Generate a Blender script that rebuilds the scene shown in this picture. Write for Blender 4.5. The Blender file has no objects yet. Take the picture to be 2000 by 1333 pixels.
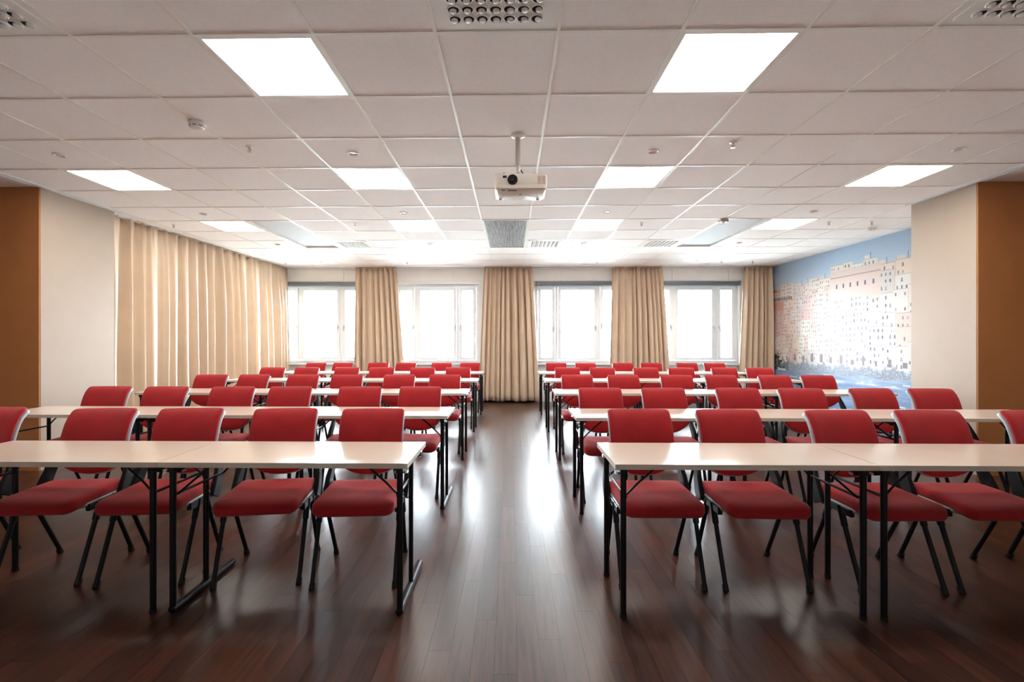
import bpy, bmesh, math, random
import numpy as np
from mathutils import Vector, Matrix

random.seed(7)
PI = math.pi
SC = bpy.context.scene
COL = SC.collection

# ------------------------------------------------------------------ camera
FPX, YAW, PPX, PPY, CAMH = 924.73, math.radians(0.9533), 982.88, 664.0, 1.29
cam = bpy.data.cameras.new('camera')
cam.sensor_fit = 'HORIZONTAL'; cam.sensor_width = 36.0
cam.lens = FPX * 36.0 / 2000.0
cam.shift_x = (1000.0 - PPX) / 2000.0
cam.shift_y = (PPY - 666.5) / 2000.0
cam.clip_start = 0.05; cam.clip_end = 3000
camo = bpy.data.objects.new('camera', cam); COL.objects.link(camo)
camo.location = (0, 0, CAMH); camo.rotation_euler = (PI/2, 0, YAW)
SC.camera = camo

def ray(x, y):
    f = Vector((-math.sin(YAW), math.cos(YAW), 0)); r = Vector((math.cos(YAW), math.sin(YAW), 0))
    return f + r*((x-PPX)/FPX) + Vector((0, 0, -(y-PPY)/FPX))
def x_at(px, Y):                       # world X of image column px at depth Y
    d = ray(px, PPY); return d.x * Y / d.y

# ------------------------------------------------------------------ world, light, exposure
SKY, PANEL, EXPO = 34.0, 7.5, 1.72
world = bpy.data.worlds.new('overcast_sky'); SC.world = world; world.use_nodes = True
bg = world.node_tree.nodes['Background']
bg.inputs[0].default_value = (0.84, 0.925, 1.0, 1); bg.inputs[1].default_value = SKY
SC.view_settings.view_transform = 'Standard'; SC.view_settings.look = 'None'
SC.view_settings.gamma = 1; SC.view_settings.use_curve_mapping = False
SC.view_settings.exposure = EXPO
try:
    SC.cycles.max_bounces = 8; SC.cycles.diffuse_bounces = 5; SC.cycles.adaptive_threshold = 0.02; SC.cycles.glossy_bounces = 3
    SC.cycles.transparent_max_bounces = 12; SC.cycles.sample_clamp_indirect = 8
    SC.cycles.use_denoising = True
except Exception: pass

# room dimensions
CEIL = 2.79
YB = 9.85                 # face of the window wall
XL, XR = -4.86, 5.36      # wall behind the long curtain, mural wall
GX0, GY0 = -0.3705, 2.3085
def gx(c): return GX0 + 0.6*c
def gy(r): return GY0 + 0.6*r

# window portals: daylight enters through the four windows
WINX = [-4.03, -1.56, 1.39, 3.83]
WHALF, WZ0, WZ1 = 0.885, 0.80, 2.50
for cx in WINX:
    l = bpy.data.lights.new('window_portal', 'AREA'); l.shape = 'RECTANGLE'
    l.size = 2*WHALF; l.size_y = WZ1-WZ0
    l.cycles.is_portal = True
    o = bpy.data.objects.new('window_portal', l); COL.objects.link(o)
    o.location = (cx, YB+0.24, (WZ0+WZ1)/2); o.rotation_euler = (-PI/2, 0, 0)

# ------------------------------------------------------------------ materials
MATS = {}
def mat(name, col, rough=0.5, metal=0.0, spec=0.5, sheen=0.0, emit=None, coat=0.0):
    m = bpy.data.materials.new(name); m.use_nodes = True
    b = m.node_tree.nodes['Principled BSDF']
    b.inputs['Base Color'].default_value = (*col, 1); b.inputs['Roughness'].default_value = rough
    b.inputs['Metallic'].default_value = metal; b.inputs['Specular IOR Level'].default_value = spec
    if sheen: b.inputs['Sheen Weight'].default_value = sheen; b.inputs['Sheen Roughness'].default_value = 0.5
    if coat: b.inputs['Coat Weight'].default_value = coat; b.inputs['Coat Roughness'].default_value = 0.1
    if emit:
        b.inputs['Emission Color'].default_value = (*emit[0], 1); b.inputs['Emission Strength'].default_value = emit[1]
    MATS[name] = m
    return m
def nodes(m): return m.node_tree.nodes, m.node_tree.links, m.node_tree.nodes['Principled BSDF']
def add_noise(m, scale, amount, bump=0.0, bscale=None, stretch=(1, 1, 1), detail=4):
    N, L, b = nodes(m)
    g = N.new('ShaderNodeNewGeometry'); mp = N.new('ShaderNodeMapping'); mp.inputs['Scale'].default_value = stretch
    L.new(g.outputs['Position'], mp.inputs['Vector'])
    n = N.new('ShaderNodeTexNoise'); n.inputs['Scale'].default_value = scale; n.inputs['Detail'].default_value = detail
    L.new(mp.outputs[0], n.inputs['Vector'])
    if amount:
        base = b.inputs['Base Color'].default_value[:3]
        r = N.new('ShaderNodeValToRGB')
        r.color_ramp.elements[0].position = 0.3; r.color_ramp.elements[1].position = 0.7
        r.color_ramp.elements[0].color = (*[c*(1-amount) for c in base], 1)
        r.color_ramp.elements[1].color = (*[min(1, c*(1+amount)) for c in base], 1)
        L.new(n.outputs['Fac'], r.inputs[0]); L.new(r.outputs[0], b.inputs['Base Color'])
    if bump:
        n2 = N.new('ShaderNodeTexNoise'); n2.inputs['Scale'].default_value = bscale or scale; n2.inputs['Detail'].default_value = 3
        L.new(mp.outputs[0], n2.inputs['Vector'])
        bp = N.new('ShaderNodeBump'); bp.inputs['Strength'].default_value = bump; bp.inputs['Distance'].default_value = 0.002
        L.new(n2.outputs['Fac'], bp.inputs['Height']); L.new(bp.outputs[0], b.inputs['Normal'])
    return m

M_tile = add_noise(mat('ceiling_tile_mineral', (0.94, 0.89, 0.865), 0.85, spec=0.2), 60, 0.02, 0.25, 220)
M_grid = mat('grid_white_metal', (0.86, 0.83, 0.76), 0.36, spec=0.5)
M_plaster = add_noise(mat('plaster_white', (0.88, 0.84, 0.80), 0.8, spec=0.3), 8, 0.02, 0.1, 120)
M_beige = add_noise(mat('pillar_beige_paint', (0.365, 0.285, 0.23), 0.5, spec=0.3), 6, 0.015, 0.12, 90)
M_brown = add_noise(mat('wall_brown_paint', (0.43, 0.165, 0.055), 0.6, spec=0.4), 5, 0.04, 0.2, 140)
M_panel = add_noise(mat('wall_panel_offwhite', (0.76, 0.73, 0.69), 0.5), 4, 0.015)
M_frame = mat('window_white_lacquer', (0.74, 0.755, 0.77), 0.3)
M_blind = add_noise(mat('blind_grey_metal', (0.13, 0.145, 0.16), 0.45, metal=0.3), 30, 0.05)
M_chrome = mat('chrome', (0.75, 0.75, 0.76), 0.18, metal=1.0)
M_black = add_noise(mat('black_powdercoat', (0.005, 0.005, 0.006), 0.42, spec=0.22), 40, 0.1)
M_rubber = mat('black_rubber', (0.01, 0.01, 0.01), 0.7, spec=0.3)
M_grey = add_noise(mat('chair_shell_grey', (0.36, 0.38, 0.42), 0.38, spec=0.5), 30, 0.03)
M_red = add_noise(mat('red_wool_fabric', (0.31, 0.0068, 0.0098), 0.85, spec=0.25, sheen=0.15), 9, 0.10, 0.5, 900)
M_curt = mat('curtain_satin_beige', (0.57, 0.43, 0.305), 0.46, spec=0.45, sheen=0.15)
add_noise(M_curt, 5, 0.04, 0.12, 420)
M_white = mat('white_plastic', (0.84, 0.82, 0.79), 0.35)
M_offwhite = mat('projector_beige_plastic', (0.62, 0.55, 0.49), 0.4)
M_projector = mat('projector_cream_plastic', (0.84, 0.76, 0.69), 0.35)
M_lens = mat('lens_black_glass', (0.012, 0.012, 0.016), 0.05, spec=0.8)
M_dark = mat('dark_recess', (0.02, 0.018, 0.017), 0.8, spec=0.2)
M_steel = mat('brushed_steel', (0.55, 0.52, 0.48), 0.35, metal=1.0)
M_cover = add_noise(mat('unit_cover_grey_white', (0.62, 0.62, 0.63), 0.7, spec=0.3), 10, 0.02)
M_mesh = add_noise(mat('grille_grey', (0.50, 0.49, 0.48), 0.5), 90, 0.35, 0.6, 300, stretch=(1, 0.05, 1))
M_light = mat('light_diffuser', (0.9, 0.9, 0.9), 0.4, emit=((1.0, 0.93, 0.84), PANEL))

# table laminate
M_top = mat('table_laminate', (0.55, 0.455, 0.39), 0.2, spec=0.5)
add_noise(M_top, 3, 0.03)
M_edge = add_noise(mat('table_edge_band', (0.52, 0.44, 0.36), 0.4), 5, 0.04)

# glass pane: a thin sheet, clear with a Fresnel reflection
M_glass = bpy.data.materials.new('window_glass'); M_glass.use_nodes = True
nt = M_glass.node_tree; nt.nodes.clear()
o_ = nt.nodes.new('ShaderNodeOutputMaterial'); mx = nt.nodes.new('ShaderNodeMixShader')
tr = nt.nodes.new('ShaderNodeBsdfTransparent'); tr.inputs[0].default_value = (0.95, 0.97, 0.97, 1)
gl = nt.nodes.new('ShaderNodeBsdfGlossy'); gl.inputs['Roughness'].default_value = 0.02
fr = nt.nodes.new('ShaderNodeFresnel'); fr.inputs[0].default_value = 1.45
nt.links.new(fr.outputs[0], mx.inputs[0]); nt.links.new(tr.outputs[0], mx.inputs[1]); nt.links.new(gl.outputs[0], mx.inputs[2])
nt.links.new(mx.outputs[0], o_.inputs[0])

# dark oak boards
M_wood = mat('floor_dark_oak', (0.07, 0.035, 0.022), 0.3, spec=0.5)
N, L, b = nodes(M_wood)
oi = N.new('ShaderNodeObjectInfo'); ge = N.new('ShaderNodeNewGeometry')
addr = N.new('ShaderNodeMath'); addr.operation = 'ADD'
L.new(oi.outputs['Random'], addr.inputs[0]); L.new(ge.outputs['Random Per Island'], addr.inputs[1])
frc = N.new('ShaderNodeMath'); frc.operation = 'FRACT'; L.new(addr.outputs[0], frc.inputs[0])
mp = N.new('ShaderNodeMapping'); mp.inputs['Scale'].default_value = (28, 1.6, 1)
cmb = N.new('ShaderNodeCombineXYZ'); L.new(frc.outputs[0], cmb.inputs[1])
mul = N.new('ShaderNodeVectorMath'); mul.operation = 'SCALE'; mul.inputs['Scale'].default_value = 37.0
L.new(cmb.outputs[0], mul.inputs[0])
addv = N.new('ShaderNodeVectorMath'); L.new(ge.outputs['Position'], addv.inputs[0]); L.new(mul.outputs[0], addv.inputs[1])
L.new(addv.outputs[0], mp.inputs['Vector'])
nz = N.new('ShaderNodeTexNoise'); nz.inputs['Scale'].default_value = 2.2; nz.inputs['Detail'].default_value = 7; nz.inputs['Distortion'].default_value = 0.6
L.new(mp.outputs[0], nz.inputs['Vector'])
rp = N.new('ShaderNodeValToRGB')
rp.color_ramp.elements[0].position = 0.25; rp.color_ramp.elements[0].color = (0.015, 0.0042, 0.0021, 1)
rp.color_ramp.elements[1].position = 0.80; rp.color_ramp.elements[1].color = (0.078, 0.0245, 0.0115, 1)
L.new(nz.outputs['Fac'], rp.inputs[0])
rt = N.new('ShaderNodeMapRange'); rt.inputs['To Min'].default_value = 0.62; rt.inputs['To Max'].default_value = 1.45
L.new(frc.outputs[0], rt.inputs['Value'])
mc = N.new('ShaderNodeVectorMath'); mc.operation = 'SCALE'
L.new(rp.outputs[0], mc.inputs[0]); L.new(rt.outputs[0], mc.inputs['Scale']); L.new(mc.outputs[0], b.inputs['Base Color'])
rr = N.new('ShaderNodeMapRange'); rr.inputs['To Min'].default_value = 0.27; rr.inputs['To Max'].default_value = 0.37
L.new(nz.outputs['Fac'], rr.inputs['Value']); L.new(rr.outputs[0], b.inputs['Roughness'])
bp = N.new('ShaderNodeBump'); bp.inputs['Strength'].default_value = 0.18; bp.inputs['Distance'].default_value = 0.001
L.new(nz.outputs['Fac'], bp.inputs['Height']); L.new(bp.outputs[0], b.inputs['Normal'])

M_hill = add_noise(mat('distant_hillside', (0.33, 0.36, 0.35), 1.0, spec=0.0), 0.05, 0.25)

# ------------------------------------------------------------------ mesh builder
class MB:
    def __init__(s): s.v = []; s.f = []; s.mi = []; s.cur = 0
    def add(s, vs, fs):
        k = len(s.v); s.v += [tuple(v) for v in vs]
        for f in fs: s.f.append(tuple(i+k for i in f)); s.mi.append(s.cur)
        return s
    def box(s, x0, x1, y0, y1, z0, z1):
        vs = [(x, y, z) for z in (z0, z1) for y in (y0, y1) for x in (x0, x1)]
        return s.add(vs, [(0, 2, 3, 1), (4, 5, 7, 6), (0, 1, 5, 4), (2, 6, 7, 3), (0, 4, 6, 2), (1, 3, 7, 5)])
    def tube(s, pts, r, n=10, cap=True, sx=1.0):
        P = [Vector(p) for p in pts]; R = r if isinstance(r, (list, tuple)) else [r]*len(P)
        vs = []; prev = None
        for i, p in enumerate(P):
            t = (P[min(i+1, len(P)-1)] - P[max(i-1, 0)]).normalized()
            if prev is None:
                a = Vector((1, 0, 0)) if abs(t.x) < 0.8 else Vector((0, 1, 0))
                u = (a - t*a.dot(t)).normalized()
            else:
                u = (prev - t*prev.dot(t)).normalized()
            prev = u; w = t.cross(u)
            for k in range(n):
                a = 2*PI*k/n; vs.append(p + u*(R[i]*sx*math.cos(a)) + w*(R[i]*math.sin(a)))
        fs = []
        for i in range(len(P)-1):
            for k in range(n):
                fs.append((i*n+k, i*n+(k+1) % n, (i+1)*n+(k+1) % n, (i+1)*n+k))
        if cap: fs += [tuple(range(n-1, -1, -1)), tuple(range((len(P)-1)*n, len(P)*n))]
        return s.add(vs, fs)
    def bar(s, pts, w, h, side=(1, 0, 0)):          # rectangular section swept along pts; w along side, h across
        P = [Vector(p) for p in pts]; S = Vector(side); vs = []
        W = w if isinstance(w, (list, tuple)) else [w]*len(P); H = h if isinstance(h, (list, tuple)) else [h]*len(P)
        for i, p in enumerate(P):
            t = (P[min(i+1, len(P)-1)] - P[max(i-1, 0)]).normalized()
            q = t.cross(S).normalized()
            for a, c in ((-1, -1), (1, -1), (1, 1), (-1, 1)): vs.append(p + S*(a*W[i]/2) + q*(c*H[i]/2))
        fs = [(3, 2, 1, 0), tuple(4*(len(P)-1)+k for k in range(4))]
        for i in range(len(P)-1):
            for k in range(4): fs.append((4*i+k, 4*i+(k+1) % 4, 4*i+4+(k+1) % 4, 4*i+4+k))
        return s.add(vs, fs)
    def lathe(s, prof, n=20, origin=(0, 0, 0), M=None, cap=True):
        vs = []; o = Vector(origin)
        for r, z in prof:
            for k in range(n):
                a = 2*PI*k/n; p = Vector((r*math.cos(a), r*math.sin(a), z))
                vs.append((M @ p if M else p) + o)
        fs = []
        for i in range(len(prof)-1):
            for k in range(n): fs.append((i*n+k, i*n+(k+1) % n, (i+1)*n+(k+1) % n, (i+1)*n+k))
        if cap: fs += [tuple(range(n-1, -1, -1)), tuple(range((len(prof)-1)*n, len(prof)*n))]
        return s.add(vs, fs)
    def slab(s, outline, prof, fn, inner=4):
        """outline: function k -> closed list of (x,s); prof: list of (inset, h) from bottom centre edge to top; fn maps (x,s,h)->xyz"""
        rings = [(ins, h) for ins, h in prof]
        n = None; vs = []
        for ins, h in rings:
            pts = outline(ins)
            n = len(pts)
            for (x, q) in pts: vs.append(fn(x, q, h))
        fs = []
        for i in range(len(rings)-1):
            for k in range(n): fs.append((i*n+k, i*n+(k+1) % n, (i+1)*n+(k+1) % n, (i+1)*n+k))
        fs += [tuple(range(n-1, -1, -1)), tuple(range((len(rings)-1)*n, len(rings)*n))]
        return s.add(vs, fs)
    def mesh(s, name, mats, smooth=None, bevel=0):
        me = bpy.data.meshes.new(name); me.from_pydata(s.v, [], s.f)
        if not isinstance(mats, (list, tuple)): mats = [mats]
        for m in mats: me.materials.append(m)
        if len(mats) > 1: me.polygons.foreach_set('material_index', s.mi)
        bm = bmesh.new(); bm.from_mesh(me); bmesh.ops.recalc_face_normals(bm, faces=bm.faces)
        if bevel:
            bmesh.ops.bevel(bm, geom=list(bm.edges), offset=bevel, segments=1, profile=0.7, affect='EDGES')
        bm.to_mesh(me); bm.free()
        if smooth is not None:
            me.polygons.foreach_set('use_smooth', [True]*len(me.polygons))
            try: me.set_sharp_from_angle(angle=math.radians(smooth))
            except Exception: pass
        me.update()
        return me
    def obj(s, name, mats, parent=None, smooth=None, bevel=0):
        return link(name, s.mesh(name, mats, smooth, bevel), parent)

def link(name, me, parent=None, loc=None, rot=None):
    o = bpy.data.objects.new(name, me); COL.objects.link(o)
    if parent: o.parent = parent
    if loc: o.location = loc
    if rot: o.rotation_euler = rot
    return o
def thing(name, label, cat, loc=(0, 0, 0), rz=0, group=None):
    o = bpy.data.objects.new(name, None); COL.objects.link(o); o.empty_display_size = 0.1
    o.location = loc; o.rotation_euler = (0, 0, rz)
    return tag(o, label, cat, group)
def tag(o, label, cat, group=None):
    o['label'] = label; o['category'] = cat
    if group: o['group'] = group
    return o
def struct(o, label=None):
    o['kind'] = 'structure'
    if label: o['label'] = label
    return o
def sempty(name, loc=(0, 0, 0)):
    o = bpy.data.objects.new(name, None); COL.objects.link(o); o.location = loc
    return struct(o)
def copy_tree(o, kids, parent=None):
    c = o.copy(); COL.objects.link(c)
    if parent: c.parent = parent
    for k in kids.get(o.name, ()): copy_tree(k, kids, c)
    return c
def kids_of(root):
    d = {}
    def rec(o):
        ch = [x for x in bpy.data.objects if x.parent == o]
        d[o.name] = ch
        for c in ch: rec(c)
    rec(root); return d

def rrect(w, h, r, n=5, cx=0, cy=0):
    pts = []
    for (sx, sy, a0) in ((1, 1, 0), (-1, 1, PI/2), (-1, -1, PI), (1, -1, 1.5*PI)):
        for k in range(n+1):
            a = a0 + PI/2*k/n
            pts.append((cx+sx*(w/2-r)+r*math.cos(a), cy+sy*(h/2-r)+r*math.sin(a)))
    return pts

# ------------------------------------------------------------------ floor
X0F, X1F, Y0F, Y1F = -6.6, 6.6, -2.6, YB+0.02
flo = struct(MB().box(X0F, X1F, Y0F, Y1F, -0.15, -0.011).obj('floor', M_dark))
BW, BL = 0.092, 0.92
bme = MB().box(-BW/2+0.0003, BW/2-0.0003, -BL/2+0.0003, BL/2-0.0003, -0.011, 0).mesh('floor_board', M_wood)
cand = []
nb = int((X1F-X0F)/BW)
for i in range(nb):
    x = X0F + BW*(i+0.5)
    off = (i*0.383 % 1)*BL
    j = 0
    while True:
        y = Y0F - off + BL*(j+0.5); j += 1
        if y - BL/2 > Y1F: break
        cand.append((x, y))
def seen(x, y):
    yy = max(y, 0.4); px = 998 + FPX*x/yy; py = PPY + FPX*CAMH/yy
    return y > 1.3 and -120 < px < 2120 and py < 1700
rank = sorted([c for c in cand if seen(*c)], key=lambda c: c[1]+0.15*abs(c[0]))[:300]
rs = set(rank)
for x, y in rank:
    y0, y1 = max(y-BL/2, Y0F), min(y+BL/2, Y1F)
    link('floor_board', bme, flo, (x, y, 0))
rest = MB()
for x, y in cand:
    if (x, y) in rs: continue
    y0, y1 = max(y-BL/2, Y0F)+0.0006, min(y+BL/2, Y1F)-0.0006
    if y1-y0 < 0.02: continue
    rest.box(x-BW/2+0.0005, x+BW/2-0.0005, y0, y1, -0.011, 0)
ro = rest.obj('floor_boards', M_wood, flo); ro['kind'] = 'stuff'

# ------------------------------------------------------------------ ceiling
cei = struct(MB().box(X0F, X1F, Y0F, YB+0.3, CEIL+0.16, CEIL+0.30).obj('ceiling', M_plaster))
TLX, TRX = gx(-7), gx(8)                       # tiled zone between the two ceiling tracks
def right_edge(y): return XR if y > 5.3 else TRX
tile_me = MB().box(-0.2945, 0.2945, -0.2945, 0.2945, 0.003, 0.018).mesh('ceiling_tile', M_tile, bevel=0.002)
LIGHTS = [(c, r) for r in (0, 3, 6, 9) for c in (-6, -2, 2, 6)]
DIFF = [(-4, -1), (0, -1), (4, -1), (-4, 8), (1, 8), (4, 8)]
RECESS = [(-5, r) for r in (6, 7, 8)] + [(0, r) for r in (6, 7, 8)] + [(5, r) for r in (6, 7, 8)]
skip = set(LIGHTS) | set(DIFF) | set(RECESS)
for r in range(-1, 12):
    for c in range(-7, 9):
        if (c, r) in skip: continue
        if c >= 8 and gy(r) < 5.25: continue
        link('ceiling_tile', tile_me, cei, (gx(c)+0.3, gy(r)+0.3, CEIL))
# cut tiles along the edges
def edge_tile(x0, x1, y0, y1):
    MB().box(x0+0.0045, x1-0.0045, y0+0.0045, y1-0.0045, CEIL+0.003, CEIL+0.018).obj('ceiling_tile', M_tile, cei, bevel=0.002)
for c in range(-7, 9): edge_tile(gx(c), gx(c+1), gy(12), YB)
for r in range(5, 12): edge_tile(gx(9), XR, gy(r), gy(r+1))
edge_tile(gx(9), XR, gy(12), YB)
# tiles behind the camera, past the top of the picture
bk = MB()
for r in range(-8, -1):
    for c in range(-7, 8):
        if (c, r) in skip: continue
        bk.box(gx(c)+0.0045, gx(c+1)-0.0045, gy(r)+0.0045, gy(r+1)-0.0045, CEIL+0.003, CEIL+0.018)
bo = bk.obj('ceiling_tiles', M_tile, cei); bo['kind'] = 'stuff'
# T-bars
def tee(x0, x1, y0, y1):
    w = 0.0092
    m = MB()
    if x1-x0 < 0.001: m.box(x0-w, x0+w, y0, y1, CEIL-0.002, CEIL+0.003).box(x0-0.0015, x0+0.0015, y0, y1, CEIL+0.003, CEIL+0.035)
    else: m.box(x0, x1, y0-w, y0+w, CEIL-0.0015, CEIL+0.0025).box(x0, x1, y0-0.0015, y0+0.0015, CEIL+0.0025, CEIL+0.035)
    m.obj('ceiling_grid_bar', M_grid, cei)
YS = gy(-8)
recx = {-5: 1, 0: 1, 5: 1}
for c in range(-7, 10):
    y0 = YS if c <= 8 else 5.32
    tee(gx(c), gx(c), y0, YB)
for r in range(-8, 13):
    y = gy(r); x1 = right_edge(y)
    if r in (7, 8):
        xs = [(TLX, gx(-5)), (gx(-4), gx(0)), (gx(1), gx(5)), (gx(6), x1)]
    else: xs = [(TLX, x1)]
    for a, b_ in xs: tee(a, b_, y, y)
# plain plasterboard over the side bays and edge strips
MB().box(X0F, TLX-0.02, Y0F, 5.5, CEIL+0.002, CEIL+0.14).obj('plaster_ceiling', M_plaster, cei)
MB().box(TRX+0.02, X1F, Y0F, 5.31, CEIL+0.002, CEIL+0.14).obj('plaster_ceiling', M_plaster, cei)
MB().box(XL, TLX-0.01, 5.5, YB, CEIL+0.002, CEIL+0.02).obj('plaster_ceiling', M_plaster, cei)
# ceiling tracks along both sides (partition rails)
def track(name, x, sgn, y1):
    t = sempty(name, (x, 0, CEIL))
    MB().box(-0.012, 0.012, Y0F+0.01, y1, -0.014, 0.001).obj('rail_lip', M_frame, t)
    MB().box(min(0.02*sgn, 0.062*sgn), max(0.02*sgn, 0.062*sgn), Y0F+0.01, y1, -0.007, 0.001).obj('rail_channel', M_white, t)
    MB().box(min(0.068*sgn, 0.085*sgn), max(0.068*sgn, 0.085*sgn), Y0F+0.01, 4.5, -0.011, 0.001).obj('rail_lip', M_frame, t)
track('trim_1', TLX+0.005, -1, 5.46)
track('trim_2', TRX-0.06, 1, 5.31)

# ------------------------------------------------------------------ walls
PLX, PRX, PY0 = -4.63, 4.43, 4.57           # inner faces of the pillars and front plane of the brown walls
wl = struct(MB().box(XL-0.2, XL, 5.44, YB+0.3, -0.01, CEIL+0.14).obj('wall_left', M_plaster))
wr = struct(MB().box(XR, XR+0.2, 5.32, YB+0.3, -0.01, CEIL+0.14).obj('wall_right', M_plaster))
for nm, xa, xb, y1 in (('pillar', PLX-1.0, PLX, 5.45), ('pillar', PRX, PRX+1.0, 5.32)):
    struct(MB().box(xa, xb, PY0+0.012, y1, -0.01, CEIL+0.001).obj(nm, M_beige, bevel=0.003))
struct(MB().box(X0F, PLX-0.004, PY0-0.0, PY0+0.0115, -0.01, CEIL+0.001).obj('wall_brown_left', M_brown))
struct(MB().box(PRX+0.004, X1F, PY0-0.0, PY0+0.0115, -0.01, CEIL+0.001).obj('wall_brown_right', M_brown))
struct(MB().box(X0F-0.2, X0F, Y0F, PY0+0.3, -0.15, CEIL+0.3).obj('wall_bay_left', M_beige))
struct(MB().box(X1F, X1F+0.2, Y0F, PY0+0.3, -0.15, CEIL+0.3).obj('wall_bay_right', M_beige))
struct(MB().box(X0F-0.2, X1F+0.2, Y0F-0.2, Y0F, -0.15, CEIL+0.3).obj('wall_front', M_plaster))

# window wall: piers, parapet, head
wb = MB()
TH = 0.30
xs = [XL-0.2] + [v for cx in WINX for v in (cx-WHALF, cx+WHALF)] + [XR+0.2]
for i in range(0, len(xs), 2): wb.box(xs[i], xs[i+1], YB, YB+TH, 0, WZ1)
wb.box(xs[0], xs[-1], YB, YB+TH, -0.01, WZ0); wb.box(xs[0], xs[-1], YB, YB+TH, WZ1, CEIL+0.14)
wback = struct(wb.obj('wall_back', M_panel))
seams = [XL+0.02, x_at(672, YB), x_at(885, YB), x_at(1096, YB), x_at(1312, YB), x_at(1422, YB), XR-0.002]
for a, b_ in zip(seams, seams[1:]):
    MB().box(a+0.004, b_-0.004, YB-0.012, YB-0.0005, WZ1+0.006, CEIL-0.004).obj('wall_panel', M_panel, wback, bevel=0.002)
struct(MB().box(XL+0.01, XR-0.01, YB-0.05, YB-0.013, CEIL-0.03, CEIL-0.0025).obj('trim_3', M_frame))

# windows
def window(i, cx):
    w = sempty('window_%d' % i, (cx, YB, 0))
    F = 0.055; D0, D1 = 0.10, 0.17
    def frame_ring(m, x0, x1, z0, z1, t, d0, d1):
        m.box(x0, x1, d0, d1, z0, z0+t); m.box(x0, x1, d0, d1, z1-t, z1)
        m.box(x0, x0+t, d0, d1, z0+t, z1-t); m.box(x1-t, x1, d0, d1, z0+t, z1-t)
    m = MB(); frame_ring(m, -WHALF, WHALF, WZ0, WZ1-0.05, F, D0, D1)
    for x in (-0.44, 0.44): m.box(x-0.028, x+0.028, D0, D1, WZ0+F, WZ1-0.05-F)
    m.obj('window_frame', M_frame, w)
    MB().box(-WHALF, WHALF, -0.0, D0, WZ1-0.05, WZ1).obj('window_head', M_frame, w)
    for (a, b_, hs) in ((-WHALF+F+0.004, -0.472, 1), (-0.408, 0.408, 1), (0.472, WHALF-F-0.004, -1)):
        s = MB(); t = 0.062
        frame_ring(s, a, b_, WZ0+F+0.004, WZ1-0.05-F-0.004, t, D0-0.018, D1-0.01)
        so = s.obj('window_sash', M_frame, w)
        MB().box(a+t, b_-t, D0+0.025, D0+0.031, WZ0+F+t, WZ1-0.05-F-t).obj('window_pane', M_glass, so)
        hx = (b_-t/2) if hs > 0 else (a+t/2)
        h = MB().box(hx-0.012, hx+0.012, D0-0.024, D0-0.018, 1.52, 1.60)
        h.tube([(hx, D0-0.024, 1.575), (hx, D0-0.05, 1.575), (hx, D0-0.055, 1.565), (hx, D0-0.055, 1.47)], 0.008, 8)
        h.obj('window_handle', M_chrome, so)
    MB().box(-WHALF-0.04, WHALF+0.04, -0.09, D0, WZ0-0.03, WZ0-0.0).obj('window_sill', M_frame, w, bevel=0.004)
for i, cx in enumerate(WINX): window(i+1, cx)

# roller blind cassettes
for i, lab in ((0, 'dark grey roller blind cassette above the leftmost window'), (2, 'dark grey roller blind cassette above the window right of the centre curtain'), (3, 'dark grey roller blind cassette above the window nearest the mural')):
    cx = WINX[i]
    bl = thing('roller_blind', lab, 'blind', (cx, YB, WZ1-0.095), group='roller blinds over the windows')
    hw = WHALF-0.02
    MB().add([(-hw, .005, 0), (hw, .005, 0), (hw, -.06, 0), (-hw, -.06, 0), (-hw, -.075, .02), (hw, -.075, .02), (hw, -.075, .085), (-hw, -.075, .085), (-hw, .005, .092), (hw, .005, .092)],
             [(0, 1, 2, 3), (3, 2, 5, 4), (4, 5, 6, 7), (7, 6, 9, 8), (8, 9, 1, 0), (0, 3, 4, 7, 8), (1, 9, 6, 5, 2)]).obj('cassette', M_blind, bl)
    for s in (-1, 1):
        MB().box(s*hw-0.004, s*hw+0.004, -0.078, 0.004, -0.003, 0.095).obj('end_cap', M_blind, bl)
    MB().box(-hw+0.035, -hw+0.065, -0.0765, -0.0745, 0.028, 0.036).obj('maker_plate', M_white, bl)
    MB().tube([(-hw+.03, -.03, .002), (-hw+.03, -.03, -.10)], 0.006, 8).obj('pull_cord_knob', M_white, bl)

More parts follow.
